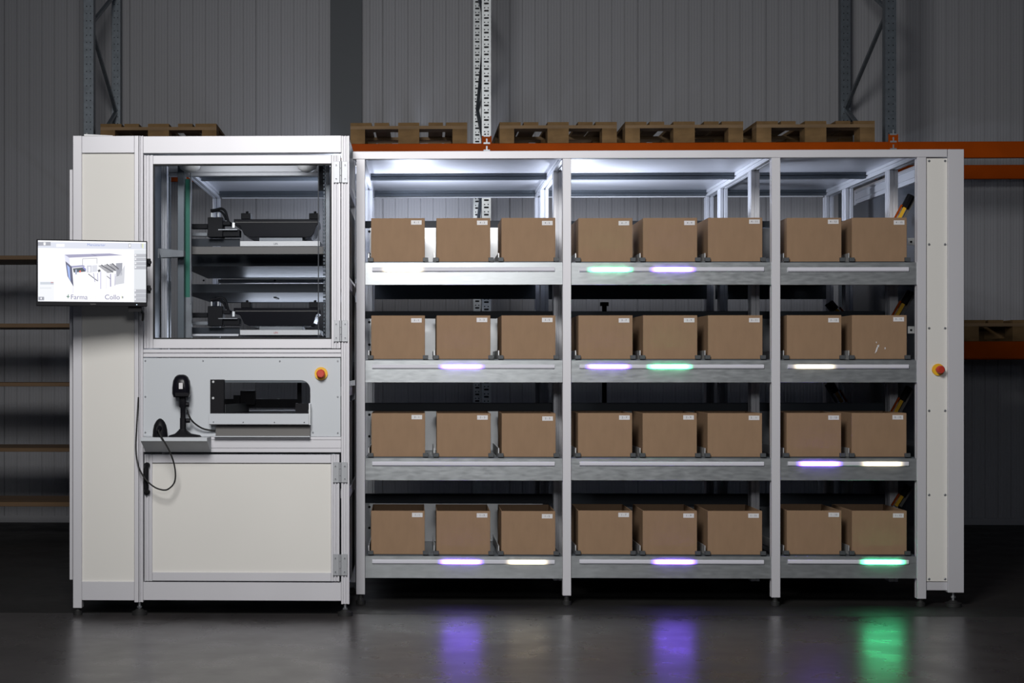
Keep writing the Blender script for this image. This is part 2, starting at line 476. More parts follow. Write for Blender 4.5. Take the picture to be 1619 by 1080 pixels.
# inner and rear posts
for i, xc in enumerate(SX):
    for yy in ((8.37, 9.22, YB - .04) if i else (9.22, YB - .04)):
        b = MB(); b.vprof(xc - .0225, xc + .0225, yy, yy + .08, .06, zr - .042, f=(xc,), l=(yy + .02, yy + .06))
        b.build('rear_post', M['alu_in'], rk, bevel=.001)
for xc in (XL,):
    b = MB(); b.vprof(xc - .0225, xc + .0225, YB - .04, YB + .005, .06, zr - .042, f=(xc,)); b.build('rear_post', M['alu_in'], rk, bevel=.001)
# shelves: front beam, light strip, deck, back plate
ROWY = [(415, 450.3, 422.5, 429.5), (569.6, 604.8, 576.5, 583), (724.6, 759.8, 730.2, 737), (879.5, 914.5, 885.5, 892.2)]
BAYX = [(577.3, 889.5), (903.3, 1219.8), (1234, 1450)]
STRIP = [(588.5, 877), (916.5, 1208), (1246, 1437)]
LIT = {(0, 0): [(637, 'w')], (0, 1): [(965, 'g'), (1064, 'p')], (1, 0): [(730, 'p')], (1, 1): [(962, 'p'), (1059, 'g')],
       (1, 2): [(1288, 'w')], (2, 2): [(1296, 'p'), (1395, 'w')], (3, 0): [(729, 'p'), (834, 'w')], (3, 1): [(1066, 'p')], (3, 2): [(1396, 'g')]}
BOXX = [[(586.8, 672), (690.2, 775.5), (792.5, 878.7)], [(914.5, 1000), (1016.5, 1102.5), (1119.3, 1205.5)], [(1243.8, 1331), (1347.2, 1433.8)]]
BOXN = [[1, 3, 5], [7, 9, 11], [13, 15]]
BDX = [[-.2, 0, .3, -.3], [0, .2, -.5, -.3], [0, 0, -.4, 0]]
DECKZ = []
ys = Y0 + .008
for r, (yt, yb, s0, s1) in enumerate(ROWY):
    rowd = []
    for j, (a, c) in enumerate(BAYX):
        xm = (a + c) / 2
        x0, x1 = gx(a, ys), gx(c, ys); z1, z0 = gz(yt, xm, ys), gz(yb, xm, ys)
        b = MB(); b.box(x0, x1, ys, ys + .002, z0, z1); b.box(x0, x1, ys + .002, ys + .022, z0, z0 + .002)
        bm_ = b.build('shelf_beam', M['galv'], rk, bevel=.0008)
        q = MB(); sx0, sx1 = gx(STRIP[j][0], ys - .01), gx(STRIP[j][1], ys - .01)
        zs0, zs1 = gz(s1, xm, ys - .01), gz(s0, xm, ys - .01)
        zc = (zs0 + zs1) / 2; hh = (zs1 - zs0) / 2
        q.prism([(zs0, ys - .0005), (zs0, ys - .006), (zc - hh * .55, ys - .0105), (zc + hh * .55, ys - .0105), (zs1, ys - .006), (zs1, ys - .0005)],
                lambda u, v, t: (t, v, u), sx0, sx1)
        ms = strip_mat([(gx(p, ys - .01), k) for p, k in LIT.get((r, j), [])])
        q.build('light_strip', ms, bm_)
        zd = z1 - .001
        q = MB(); q.box(x0 + .004, x1 - .004, ys + .024, YB - .06, zd - .010, zd + .006); q.box(x0 + .004, x1 - .004, YB - .059, YB - .045, z0 + .004, zd)
        dk = q.build('shelf_deck', M['dark'], rk)
        rowd.append(zd + .006)
        # rear cross beam and plate close behind the boxes
        yb1 = 8.52
        zb_ = z1 + .006
        t1 = gz((349, 492, 637, 781)[r], xm, yb1); t0 = gz((360, 503.5, 650, 796 if j == 0 else 801)[r], xm, yb1)
        q = MB(); q.box(SX[j] + .001, SX[j + 1] - .001, yb1, yb1 + .03, t0, t1); q.build('rear_beam', M['anth'], rk, bevel=.002)
        q = MB(); q.box(x0 + .006, x1 - .05, yb1 - .004, yb1 - .001, zb_ + .001, t0 - .001)
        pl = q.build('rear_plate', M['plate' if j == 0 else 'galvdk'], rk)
        for zz in (t0 - .02, (t0 + zb_) / 2 - .03):
            q = MB(); q.cyl((gx(584, yb1) if j == 0 else x0 + .03, yb1 - .0065, zz), 'y', .007, .003, 12)
            q.build('hole_cap', M['black'], pl)
        for k, (p0, p1) in enumerate(BOXX[j]):
            # corner stops for the box and a lane guide beside it
            for px in (p0 - .8, p1 + .8):
                xx = gx(px, Y0 + .02)
                q = MB(); q.box(xx - .0135, xx + .0135, Y0 + .012, Y0 + .026, zd + .0065, zd + .026)
                q.build('corner_stop', M['blocks'], rk, bevel=.001)
            xx = gx(p0, Y0 + .03) - .012
            q = MB(); q.box(xx - .002, xx + .002, Y0 + .045, 8.50, zd + .0065, zd + .05)
            q.build('lane_guide', M['plate'], rk)
    DECKZ.append(rowd)
# right end: cream panel with emergency stop
def estop(cx, cy, Y, r_out, r_in, parent, tilt=0.):
    c = P(cx, cy, Y)
    q = MB(); q.cyl((c.x, Y - .010, c.z), 'y', r_out, .0095, 32)
    e = q.build('emergency_stop', M['yellow'], parent, bevel=.002, smooth=True)
    q = MB(); q.tube([(c.x, Y - .0102, c.z), (c.x + tilt * .4, Y - .028, c.z), (c.x + tilt * .6, Y - .030, c.z), (c.x + tilt * .8, Y - .042, c.z), (c.x + tilt, Y - .047, c.z)],
                     [r_in * .7, r_in * .7, r_in, r_in * .97, r_in * .75], 28)
    q.build('stop_button', M['red'], e, smooth=True)
    return e
ye = Y0 + .012
b = MB(); b.pb(1464.7, 250.3, 1498.3, 919.5, ye, .006); ep = b.build('end_panel', M['cream'], rk, bevel=.001)
def screws(pts, Y, r, parent, m='screw'):
    for px, py in pts:
        c = P(px, py, Y)
        q = MB(); q.tube([(c.x, Y - .0003, c.z), (c.x, Y - .0022, c.z), (c.x, Y - .0042, c.z)], [r, r * .95, r * .55], 14)
        q.build('screw', M[m], parent, smooth=True)
for y in (254.5, 386.5, 519, 649.5, 782.5, 915.5): screws([(1468.8, y), (1494.2, y)], ye, .0062, ep)
estop(1482.5, 584.5, ye, .0295, .0205, rk, .004)
b = MB(); b.pb(1464.7, 920.5, 1498.3, 933.5, ye, .045); b.build('base_rail', M['alu'], rk, bevel=.0012)
b = MB(); x0, x1 = gx(1498.4, Y0), gx(1523.5, Y0)
z0e = gz(937, 1511, Y0)
b.vprof(x0, x1, Y0 - .006, Y0 + .045, z0e, gz(236.2, 1511, Y0), f=()); b.build('end_post', M['alu'], rk, bevel=.0015)
foot((x0 + x1) / 2 - .006, Y0 + .02, z0e, .040, rk, True)
b = MB(); b.box(x1 - .06, x1 - .054, Y0 + .05, YB, .1, zr - .10); b.build('side_glazing', M['mirror'], rk)
b = MB(); b.dprof(x1 - .05, x1 - .005, Y0 + .046, YB - .05, zr - .09, zr - .002, l=(zr - .068, zr - .024)); b.build('roof_side_rail', M['alu_in'], rk, bevel=.001)
b = MB(); b.box(x1 - .045, x1, 8.62, 8.70, .06, zr - .092); b.build('rear_post', M['taupe'], rk)
for yy in (YB - .04,):
    b = MB(); b.box(x1 - .045, x1, yy, yy + .045, .06, zr - .002); b.build('rear_post', M['alu_in'], rk)
    foot(x1 - .022, yy + .02, .06, .035, rk, True)
for i, xc in enumerate(SX): foot(xc, YB - .01, .06, .03, rk, True)
# yellow sensor arms beside the lanes on the right
def arm(pa, pb, Y, dirn=1):
    a, c = P(*pa, Y), P(*pb, Y)
    q = MB(); q.tube([a, a.lerp(c, .62)], .0115, 4); ar = q.build('sensor_arm', M['yellow'], rk)
    d = Vector((.026 * dirn, .012, -.004))
    q = MB(); q.tube([a - d * .9, a.lerp(c, .58) - d * .9], .0065, 4); q.build('sensor_rod', M['orange'], ar)
    q = MB(); q.tube([a.lerp(c, .5), c], .02, 8); q.build('sensor_sleeve', M['black'], ar, smooth=True)
    q = MB(); q.tube([a + d, a.lerp(c, .9) + d], .010, 4); q.build('sensor_tube', M['greydk'], ar)
for pa, pb in (((1420, 348), (1440.5, 309)), ((1417, 500), (1439, 461)), ((1414, 654), (1437, 612)), ((1416, 800), (1436, 768))): arm(pa, pb, 8.345)
for pa, pb in (((1331, 500), (1312, 478)), ((1331, 636), (1312, 604))): arm(pa, pb, 9.05, -1)
for yb in (382.5, 522):
    b = MB(); c = P(1441, yb, 8.3); b.box(c.x - .018, c.x + .018, 8.3, 8.303, c.z - .017, c.z + .02)
    b.mi = 1; b.cyl((c.x - .002, 8.2985, c.z), 'y', .006, .002, 12)
    b.build('mounting_lug', [M['plate'], M['black']], rk)

for px, y0_, y1_ in ((955.5, 478, 640),):
    b = MB(); b.tube([P(px, y0_, 9.3), P(px, y1_, 9.3)], .014, 10); b.tube([P(px, 478, 9.3), P(px, 484, 9.3)], .026, 10); b.build('guide_pole', M['black'], rk)
# ------------------------------------------------------------------ the 32 boxes
BW, BD, BH = .2695, .385, .2185
def make_box():
    r = thing('cardboard_box', '', 'box')
    t = .0045; b = MB()
    b.box(-BW / 2, BW / 2, 0, t, 0, BH); b.box(-BW / 2, BW / 2, BD - t, BD, 0, BH)
    b.box(-BW / 2, -BW / 2 + t, t, BD - t, 0, BH); b.box(BW / 2 - t, BW / 2, t, BD - t, 0, BH)
    b.box(-BW / 2 + t, BW / 2 - t, t, BD - t, 0, t)
    b.build('box_body', M['kraft'], r, bevel=.0015, local=True)
    s = MB(); s.box(-.0265, .0265, -.0008, -.0002, -.0108, .0108)
    st = s.build('sticker', M['sticker'], r, local=True)
    st.location = (BW / 2 - .0405, 0, BH - .0245)
    return r
bx0 = None
ROWN = ['top', 'second', 'third', 'bottom']
for r in range(4):
    for j in range(3):
        for k, (p0, p1) in enumerate(BOXX[j]):
            dx = BDX[j][r]
            yf = Y0 + .03
            xc = gx((p0 + p1) / 2 + dx, yf)
            o = bx0 if bx0 is not None else make_box()
            if bx0 is None: bx0 = o
            else: o = copy_tree(bx0)
            for ch in [c for c in o.children_recursive if c.name.startswith('print')]:
                bpy.data.objects.remove(ch)
            o.location = (xc, yf, DECKZ[r][j] + .0006)
            o.rotation_euler = (0, 0, random.uniform(-.006, .006))
            code = f'{4 - r} - {BOXN[j][k]}'
            st = [c for c in o.children if c.name.startswith('sticker')][0]
            st.location = (BW / 2 - .0405 + random.uniform(-.003, .003), 0, BH - .0225 + random.uniform(-.004, .003))
            text('printed_number', code, .0125, M['ink'], st, (0, -.0009, 0), 1.15)
            where = f'{ROWN[r]} shelf row'
            o['label'] = f'brown cardboard box with white sticker reading {code} on the {where}'
            o['group'] = 'cardboard boxes on the rack'
            o.name = 'cardboard_box'
            if code == '3 - 15':
                q = MB()
                for pts in ([(1383, 559), (1386, 549), (1389, 547), (1386, 556)], [(1387, 546), (1390, 545), (1389.5, 549), (1387, 549)], [(1384.5, 541), (1386, 540), (1386, 543)], [(1398.5, 549.5), (1400, 549), (1400, 552), (1398.6, 552.5)]):
                    q.xz([((P(a, c, yf).x - xc) , P(a, c, yf).z - o.location.z) for a, c in pts], -.0016, -.0003)
                q.build('torn_marking', M['sticker'], o, local=True)
# printed numbers were copied with the first box: keep exactly one per sticker
for o in list(COL.objects):
    if o.name.startswith('sticker'):
        ks = list(o.children)
        for extra in ks[:-1]: bpy.data.objects.remove(extra)

# ------------------------------------------------------------------ the picking machine
YM = 7.52
pm = thing('picking_machine', 'white aluminium framed picking cabinet with window, control plate and lower door', 'machine', (gx(335, YM), YM, 0))
MD = .80                                                      # depth of the body
def zy(y, px=335): return gz(y, px, YM)
def vp(x0, x1, y0, y1, dep=.045, nm='frame_post', g=(), par=None, Yf=YM, m='alu', **k):
    a, c = gx(x0, Yf), gx(x1, Yf); xm = (x0 + x1) / 2
    b = MB(); b.vprof(a, c, Yf, Yf + dep, gz(y1, xm, Yf), gz(y0, xm, Yf), f=[gx(q, Yf) for q in g], w=.007, **k)
    return b.build(nm, M[m], par or pm, bevel=.0012)
def hp(x0, x1, y0, y1, dep=.045, nm='frame_rail', g=(), par=None, Yf=YM, m='alu'):
    xm = (x0 + x1) / 2
    b = MB(); b.hprof(gx(x0, Yf), gx(x1, Yf), Yf, Yf + dep, gz(y1, xm, Yf), gz(y0, xm, Yf), f=[gz(q, xm, Yf) for q in sorted(g, reverse=True)], w=.006)
    return b.build(nm, M[m], par or pm, bevel=.0012)
vp(115.4, 129.2, 214.6, 961.5)
vp(212.4, 219.2, 214.6, 952.5, dep=.045)
vp(220.0, 226.3, 214.6, 952.5, dep=.045, g=(223.2,))
vp(539.5, 552.3, 214.6, 955.5, g=(543.8, 548.2))
hp(129.4, 212.2, 214.9, 241.6); hp(226.5, 539.3, 214.9, 241.6)
hp(129.4, 212.2, 920, 949.3); hp(226.5, 539.3, 921, 949.6)
hp(226.5, 539.3, 552.3, 564.6, g=(558.7,))
hp(226.5, 539.3, 690.5, 695.3, g=()); hp(226.5, 539.3, 695.6, 708.4, g=()); hp(226.5, 539.3, 708.7, 715.2)
b = MB(); b.pb(129.4, 241.8, 212.2, 919.8, YM + .012, .004); b.build('side_panel', M['cream'], pm)
b = MB(); b.pb(109.8, 268, 115.1, 917, YM + .09, .35); b.build('outer_cover', M['alu'], pm, bevel=.002)
for px, yb, r, big in ((121.5, 961.5, .022, False), (219.4, 952.5, .036, True), (545.5, 955.5, .036, True)):
    foot(gx(px, YM), YM + .022, gz(yb, px, YM), r, pm, big)
xl, xr_ = gx(115.4, YM), gx(552.3, YM)
xmid = gx(219, YM)
for xx in (xl, xmid - .02, xr_ - .045):
    b = MB(); b.vprof(xx, xx + .045, YM + MD - .045, YM + MD, .06, zy(215.5), f=(xx + .0225,)); b.build('frame_post', M['alu_in'], pm, bevel=.001)
    foot(xx + .022, YM + MD - .022, .06, .036, pm, True)
# roof of the side column, back and side closing panels
b = MB(); b.box(xl + .002, xr_ - .002, YM + .046, YM + MD - .046, zy(217), zy(215.4)); b.build('top_cover', M['plate'], pm)
b = MB()
LY = 7.62
b.prism([(gx(133, LY), gz(212.2, 133, LY)), (gx(178, LY), gz(214.2, 178, LY)), (gx(178, LY), gz(214.8, 178, LY)), (gx(133, LY), gz(214.6, 133, LY))], lambda u, v, t: (u, t, v), LY, LY + .05)
b.build('top_lid', M['white'], pm)
b = MB(); b.box(xl + .004, xl + .009, YM + .046, YM + MD - .046, .12, zy(218)); b.build('closing_panel', M['cream'], pm)
b = MB(); b.box(xl + .05, xmid - .03, YM + MD - .03, YM + MD - .026, .12, zy(218)); b.build('closing_panel', M['cream'], pm)
b = MB(); b.box(xmid + .025, xr_ - .05, YM + MD - .03, YM + MD - .026, .12, zy(712)); b.build('closing_panel', M['dark'], pm)
b = MB(); b.box(xmid - .012, xmid - .008, YM + .046, YM + MD - .05, .12, zy(220)); b.build('closing_panel', M['dark'], pm)
b = MB(); b.box(xl + .02, xr_ - .02, YM + .046, YM + MD - .04, .125, .13); b.build('bottom_tray', M['dark'], pm)
# right flank: panel with cut-outs and cable run
xs = xr_ - .004
for z0, z1 in ((.16, .55), (.62, 1.02), (1.12, 1.55), (1.62, 1.95)):
    b = MB(); b.box(xs, xs + .004, YM + .10, YM + MD - .10, z0, z1); b.build('flank_panel', M['black'], pm, bevel=.001)
for zz in (.58, 1.07, 1.585, 2.05):
    b = MB(); b.box(xs - .04, xs + .002, YM + .05, YM + MD - .05, zz - .022, zz + .022); b.build('flank_rail', M['alu'], pm)
# upper window door
ud = vp(227.6, 241.8, 245.2, 551, dep=.04, nm='upper_door', g=(232.0, 237.0))
for x0, x1 in ((524.2, 538.4),): vp(x0, x1, 245.2, 551, dep=.04, nm='door_stile', g=(529, 533.5), par=ud)
hp(242, 524, 245.4, 259, dep=.04, nm='door_rail', par=ud); hp(242, 524, 536.2, 550.8, dep=.04, nm='door_rail', par=ud)
b = MB()
for x0, y0, x1, y1 in ((242, 259.2, 243.6, 536), (522.3, 259.2, 524, 536), (243.6, 259.2, 522.3, 260.8), (243.6, 534, 522.3, 536)): b.pb(x0, y0, x1, y1, YM + .002, .03)
b.build('window_gasket', M['rubber'], ud)
b = MB(); b.pb(243.8, 261, 522, 534, YM + .014, .004); b.build('window_pane', M['glass'], ud)
def hinge(x0, y0, x1, y1, par):
    xm = (x0 + x1) / 2
    b = MB(); b.pb(x0, y0, xm - 1.4, y1, YM - .0065, .006); b.pb(xm + 1.4, y0, x1, y1, YM - .0065, .006)
    c = P(xm, y1, YM - .006); h = gz(y0, xm, YM) - c.z
    for k in range(3): b.cyl((c.x, YM - .006, c.z + h * k / 3 + .0005), 'z', .0062, h / 3 - .001, 12)
    hg = b.build('hinge', M['hinge'], par, bevel=.0008)
    for px in (x0 + 4.3, x1 - 4.0):
        for py in (y0 + 6, y1 - 6):
            q = P(px, py, YM)
            s = MB(); s.cyl((q.x, YM - .0095, q.z), 'y', .0048, .003, 12)
            s.mi = 1; s.cyl((q.x, YM - .0099, q.z), 'y', .0024, .0005, 6); 
            o = s.build('hinge_screw', [M['hinge'], M['black']], par)
    return hg
hinge(527.4, 255.2, 549.8, 288.8, ud); hinge(527.4, 506.5, 549.8, 540.2, ud)
# lower door
ld = vp(228.3, 240.6, 718.6, 919, dep=.04, nm='lower_door', g=(231.8, 236.4))
vp(523.6, 536.6, 718.6, 919.5, dep=.04, nm='door_stile', g=(528, 532.6), par=ld)
hp(240.8, 523.4, 718.8, 732, dep=.04, nm='door_rail', par=ld); hp(240.8, 523.4, 905.6, 918.8, dep=.04, nm='door_rail', par=ld)
b = MB(); b.pb(240.8, 732.2, 523.4, 905.4, YM + .010, .005); b.build('door_panel', M['cream'], ld)
hinge(526.2, 731, 549.2, 763, ld); hinge(526.2, 876.4, 549, 910, ld)
# black bow handle
c0, c1 = P(232.8, 735.5, YM), P(232.8, 778, YM)
b = MB()
for c in (c0, c1): b.cyl((c.x, YM - .012, c.z), 'y', .014, .0115, 18)
b.tube([(c0.x, YM - .012, c0.z), (c0.x, YM - .034, c0.z - .016), (c0.x, YM - .036, (c0.z + c1.z) / 2), (c1.x, YM - .034, c1.z + .016), (c1.x, YM - .012, c1.z)], [.010, .0125, .0125, .0125, .010], 8)
hd = b.build('handle', M['black'], ld, smooth=True)
for c in (P(232.8, 734.6, YM), P(232.8, 779, YM)):
    q = MB(); q.cyl((c.x, YM - .0145, c.z), 'y', .0045, .0025, 10); q.build('handle_screw', M['plate'], ld)
# grey control plate with the delivery opening
yc = YM + .008
def X_(p): return gx(p, yc)
def Zc(p): return gz(p, 380, yc)
outer = [(X_(226.6), Zc(689.8)), (X_(538.4), Zc(689.8)), (X_(538.4), Zc(566)), (X_(226.6), Zc(566))]
R = X_(491) - X_(476)
hole = [(X_(341), Zc(668)), (X_(490.6), Zc(668))]
cxr, czr = X_(490.6) - R, Zc(601.2) - R
hole += [(cxr + R * math.cos(a), czr + R * math.sin(a)) for a in [math.pi / 2 * k / 8 for k in range(9)]]
hole += [(X_(341), Zc(601.2))]
b = MB(); b.holed(outer, hole, yc, yc + .003); cp = b.build('control_plate', M['grey'], pm)
screws([(229.8, 570.6), (321, 570.6), (442.4, 571), (534, 571), (229.8, 627.4), (534, 627.6), (229.8, 684), (534, 684.7), (494.8, 684)], yc, .0042, cp)
estop(507.8, 590.8, yc, .0312, .0205, pm)
# delivery tray: black side bracket, grey lip, warm grey box
b = MB(); b.pb(332.3, 600.2, 354, 654.5, YM - .03, .036); tr = b.build('tray_bracket', M['black'], pm, bevel=.001)
screws([(337.2, 603.8), (337, 629.6)], YM - .03, .0065, tr, 'plate')
b = MB(); b.pb(330.2, 654, 488.3, 671, YM - .055, .004); lp = b.build('delivery_tray', M['grey'], pm, bevel=.001)
screws([(337.5, 667.2), (384.5, 667.5), (434, 667.7), (481, 667.7)], YM - .055, .0032, lp)
b = MB(); b.pb(488.2, 638, 490.4, 672, YM - .045, .05); b.build('tray_flange', M['plate'], lp)
zl = gz(671, 410, YM - .055)
b = MB(); b.box(gx(331, YM - .05), gx(490.5, YM), YM - .05, yc - .001, zl - .003, zl); b.build('tray_bottom', M['greydk'], lp)
b = MB(); b.pb(341, 674, 490.3, 689.3, YM - .02, .027); b.build('tray_housing', M['greydk'], lp, bevel=.001)
b = MB(); b.pb(338, 689.6, 490, 691.2, YM - .035, .035); b.build('tray_sill', M['grey'], lp)
# inside the opening: black belt bed and stops
b = MB()
zb0 = gz(653, 420, YM)
b.box(gx(354.5, YM), gx(489, YM), YM + .02, YM + .60, zb0 - .02, zb0); b.build('belt_bed', M['black'], pm)
b = MB(); b.pb(380, 618, 403, 640, YM + .30, .05); b.pb(369, 625, 379, 640, YM + .28, .05); b.pb(355, 631, 470, 645, YM + .35, .02)
b.build('belt_stop', M['black'], pm)
b = MB(); b.pb(470, 604, 476.5, 640, YM + .35, .02); b.build('belt_post', M['black'], pm)
b = MB(); b.pb(467, 638, 487, 654, YM + .015, .02); b.build('stop_plate', M['black'], pm)
b = MB()
p0, p1 = P(354.5, 648, YM + .02), P(378, 642, YM + .34)
b.prism([(p0.x, p0.y), (p0.x + .006, p0.y), (p1.x + .05, p1.y), (p1.x + .044, p1.y)], lambda u, v, t: (u, v, t), zb0 + .0005, zb0 + .04)
b.build('guide_plate', M['blocks'], pm)
b = MB(); b.pb(341, 601, 488, 605, YM + .012, .03); b.build('opening_rail', M['dark'], pm)
# scanner shelf: lip, plate and sloping bottom
yl = YM - .15
x0, x1 = gx(222.2, yl), gx(327.4, yl)
zt_, zl_ = gz(692, 275, yl), gz(697.7, 275, yl)
zbk = gz(714.5, 283, YM)
b = MB()
b.prism([(yl, zl_), (yl, zt_), (YM - .001, zt_), (YM - .001, zbk), (YM - .012, zbk), (yl + .003, zl_)], lambda u, v, t: (t, u, v), x0, x1)
b.build('scanner_shelf', M['grey'], pm, bevel=.001)
# interior: left side profile, guide post, belt, bracket
vp(255, 264, 262, 536, Yf=7.98, nm='inner_post', g=(258, 261.5), m='alu_in', dep=.05)
vp(265.5, 269, 262, 536, Yf=8.06, nm='inner_post', m='dark', dep=.03)
vp(280.8, 291, 262, 536, Yf=7.80, nm='lift_column', m='dark', dep=.05)
b = MB(); b.pb(293.2, 283, 300.2, 470, 7.86, .012); b.build('drive_belt', M['green'], pm)
b = MB(); b.pb(291.5, 262, 293, 480, 7.85, .03); b.pb(300.5, 270, 302, 480, 7.85, .03); b.build('belt_guard', M['galvdk'], pm)
b = MB(); b.pb(293, 470, 303, 534, 7.86, .03); b.build('belt_housing', M['galvdk'], pm)
b = MB(); a = P(245, 393, 7.62); c = P(290.5, 396, 7.77)
b.pxz([(250, 392.5), (290.5, 396), (290.5, 406), (254, 407.5)], 7.70, .05); b.build('support_bracket', M['galvdk'], pm, bevel=.001)
b = MB(); b.pb(249.5, 393, 252, 408, 7.695, .004); b.build('bracket_clip', M['galvdk'], pm)
for xx in (503, ): 
    b = MB(); b.tube([P(503.4, 262, 7.66), P(503.4, 534, 7.66)], .0028, 6); b.build('tension_rod', M['screw'], pm)
vp(514.5, 521.5, 262, 536, Yf=7.80, nm='inner_post', m='galvdk', dep=.06)
b = MB()
for k in range(46): b.cyl(P(512.6, 265 + k * 5.9, 7.78), 'z', .006, .011, 8)
b.build('drive_chain', M['dark'], pm)
b = MB(); b.pb(503.5, 262, 513, 300, 7.8, .05); b.build('motor_cover', M['black'], pm)
hp(266, 520, 262, 278, Yf=7.90, nm='inner_rail', m='alu_in', g=(273,))
for px in (300, 486):
    c = P(px, 259, 7.78)
    b = MB(); rr_ = .052 if px > 400 else .056
    b.tube([(c.x, 7.78, c.z + .004), (c.x, 7.78, c.z - .004), (c.x, 7.78, c.z - .025), (c.x, 7.78, c.z - .038), (c.x, 7.78, c.z - .044)], [rr_, rr_, rr_ * .86, rr_ * .5, rr_ * .12], 28)
    b.build('dome_lamp', M['white'], pm, smooth=True)
# carriages
def carriage(dy, full):
    Yc = 8.02
    b = MB(); b.pb(379.5, 381.2 + dy, 505.5, 389.3 + dy, Yc, .30); cg = b.build('carriage', M['white'], pm, bevel=.001)
    if full:
        b = MB(); b.pb(302, 390 + dy, 513, 402 + dy, Yc - .04, .06); b.build('carriage_beam', M['taupe'], cg, bevel=.001)
    else:
        b = MB(); b.pb(302, 528, 377, 531.5, Yc - .04, .06); b.build('carriage_beam', M['alu_in'], cg, bevel=.001)
    b = MB(); b.pb(410, 376 + dy, 478, 381 + dy, Yc + .01, .2); b.build('carriage_plinth', M['galvdk'], cg)
    b = MB(); b.pxz([(369.5, 346.5 + dy), (502.5, 346.5 + dy), (502.5, 355.5 + dy), (500, 357 + dy), (496, 370 + dy), (490, 375 + dy), (394, 375 + dy), (386, 371 + dy), (379, 357 + dy), (370, 355.5 + dy)], Yc + .02, .26)
    b.build('gripper_bin', M['gloss'], cg, bevel=.002)
    b = MB(); b.pb(372, 350.8 + dy, 502, 351.8 + dy, Yc + .018, .003); b.build('bin_edge', M['taupe'], cg)
    for x0, x1 in ((381, 396), (488.5, 503)):
        b = MB(); b.pb(x0, 337 + dy, x1, 346.4 + dy, Yc + .03, .10); b.tube([P(x0 + 10, 337.2 + dy, Yc + .05), P(x0 + 9.5, 334.3 + dy, Yc + .05)], .008, 6); b.build('gripper_block', M['black'], cg, bevel=.002)
    b = MB(); b.pb(328.3, 343.5 + dy, 352, 374.8 + dy, Yc, .10); b.pb(352, 350 + dy, 364, 356 + dy, Yc + .01, .08); b.pb(352, 363 + dy, 379, 374 + dy, Yc + .02, .08); b.pb(302, 354 + dy, 328.2, 361.5 + dy, Yc + .04, .05)
    mo = b.build('motor', M['black'], cg, bevel=.002)
    for px in (334.5, 345):
        b = MB(); b.tube([P(px, 343.3 + dy, Yc + .03), P(px, 336.5 + dy, Yc + .03)], .0055, 10); b.build('connector', M['plate'], cg, smooth=True)
    b = MB(); b.tube([P(333, 333.5 + dy, Yc + .03), P(343, 332.2 + dy, Yc + .03)], .009, 8)
    b.tube(spline([P(342, 331.5 + dy, Yc + .03), P(350, 330 + dy, Yc + .03), P(356, 334 + dy, Yc + .03), P(359, 343 + dy, Yc + .03), P(361.5, 352 + dy, Yc + .03)]), .007, 8)
    b.tube(spline([P(334, 335 + dy, Yc + .028), P(346, 333.5 + dy, Yc + .02), P(353, 338 + dy, Yc + .02), P(358, 348 + dy, Yc + .02)]), .006, 8)
    b.build('motor_cable', M['black'], cg, smooth=True)
    b = MB(); b.pb(345, 362.6 + dy, 375, 363.6 + dy, Yc - .002, .1); b.build('motor_rail', M['screw'], cg)
    b = MB(); b.pb(302, 377.5 + dy, 379, 389.3 + dy, Yc + .06, .01); b.build('carriage_skirt', M['anth'], cg)
    b = MB(); b.pb(302, 368 + dy, 327.5, 373 + dy, Yc + .05, .04); b.build('slide_rail', M['galvdk'], cg)
    b = MB(); b.pb(367.5, 352 + dy, 371, 360 + dy, Yc - .003, .02); b.build('tube_fitting', M['plate'], cg)
    c = P(436, 385.7 + dy, Yc - .001)
    text('printed_mark', 'LIN', .014, M['redlogo'] if not full else M['ink'], cg, (c.x, c.y, c.z))
carriage(0, True); carriage(140.5, False)
# tray sheets and rails behind the carriages
for z_, y0, y1 in ((gz(404, 400, 8.06), 8.08, 9.50),):
    b = MB(); b.box(gx(284, 8.35), gx(520, 8.35), 8.35, y1, z_ , z_ + .003); b.build('tray_sheet', M['dark'], rk)
zrA = gz(440.5, 400, 9.5)
for q in list(COL.objects):
    if q.name.startswith('tray_sheet'): q.location.z = zrA - gz(404, 400, 8.06)
b = MB(); b.box(XL + .03, SX[0] - .03, 9.50, 9.53, gz(447.8, 400, 9.5), gz(441.5, 400, 9.5))
b.mi = 1
for px in (322, 434.5): c = P(px, 443.5, 9.499); b.cyl((c.x, 9.497, c.z), 'y', .006, .002, 10)
b.build('rear_rail', [M['alu_in'], M['black']], rk)
b = MB(); b.box(gx(284, 8.34), gx(520, 8.34), 8.335, 8.345, zrA - .001, gz(402, 400, 8.34)); b.build('tray_front', M['anth'], rk)
zB = gz(478, 400, 9.62)
b = MB(); b.box(XL - .03, SX[0] - .03, 8.40, 9.62, zB, zB + .003); b.box(XL + .03, SX[0] - .03, 9.62, 9.625, zB - .004, zB + .01)
b.mi = 1
for px in (342, 434.5): b.box(gx(px, 8.9) - .008, gx(px, 8.9) + .008, 8.9, 9.1, zB - .006, zB)
q = MB(); q.box(XL - .03, SX[0] - .03, 8.388, 8.398, zB, zB + .045); q.build('deck_front', M['anth'], rk)
b.build('rear_deck', [M['galvdk'], M['black']], rk)

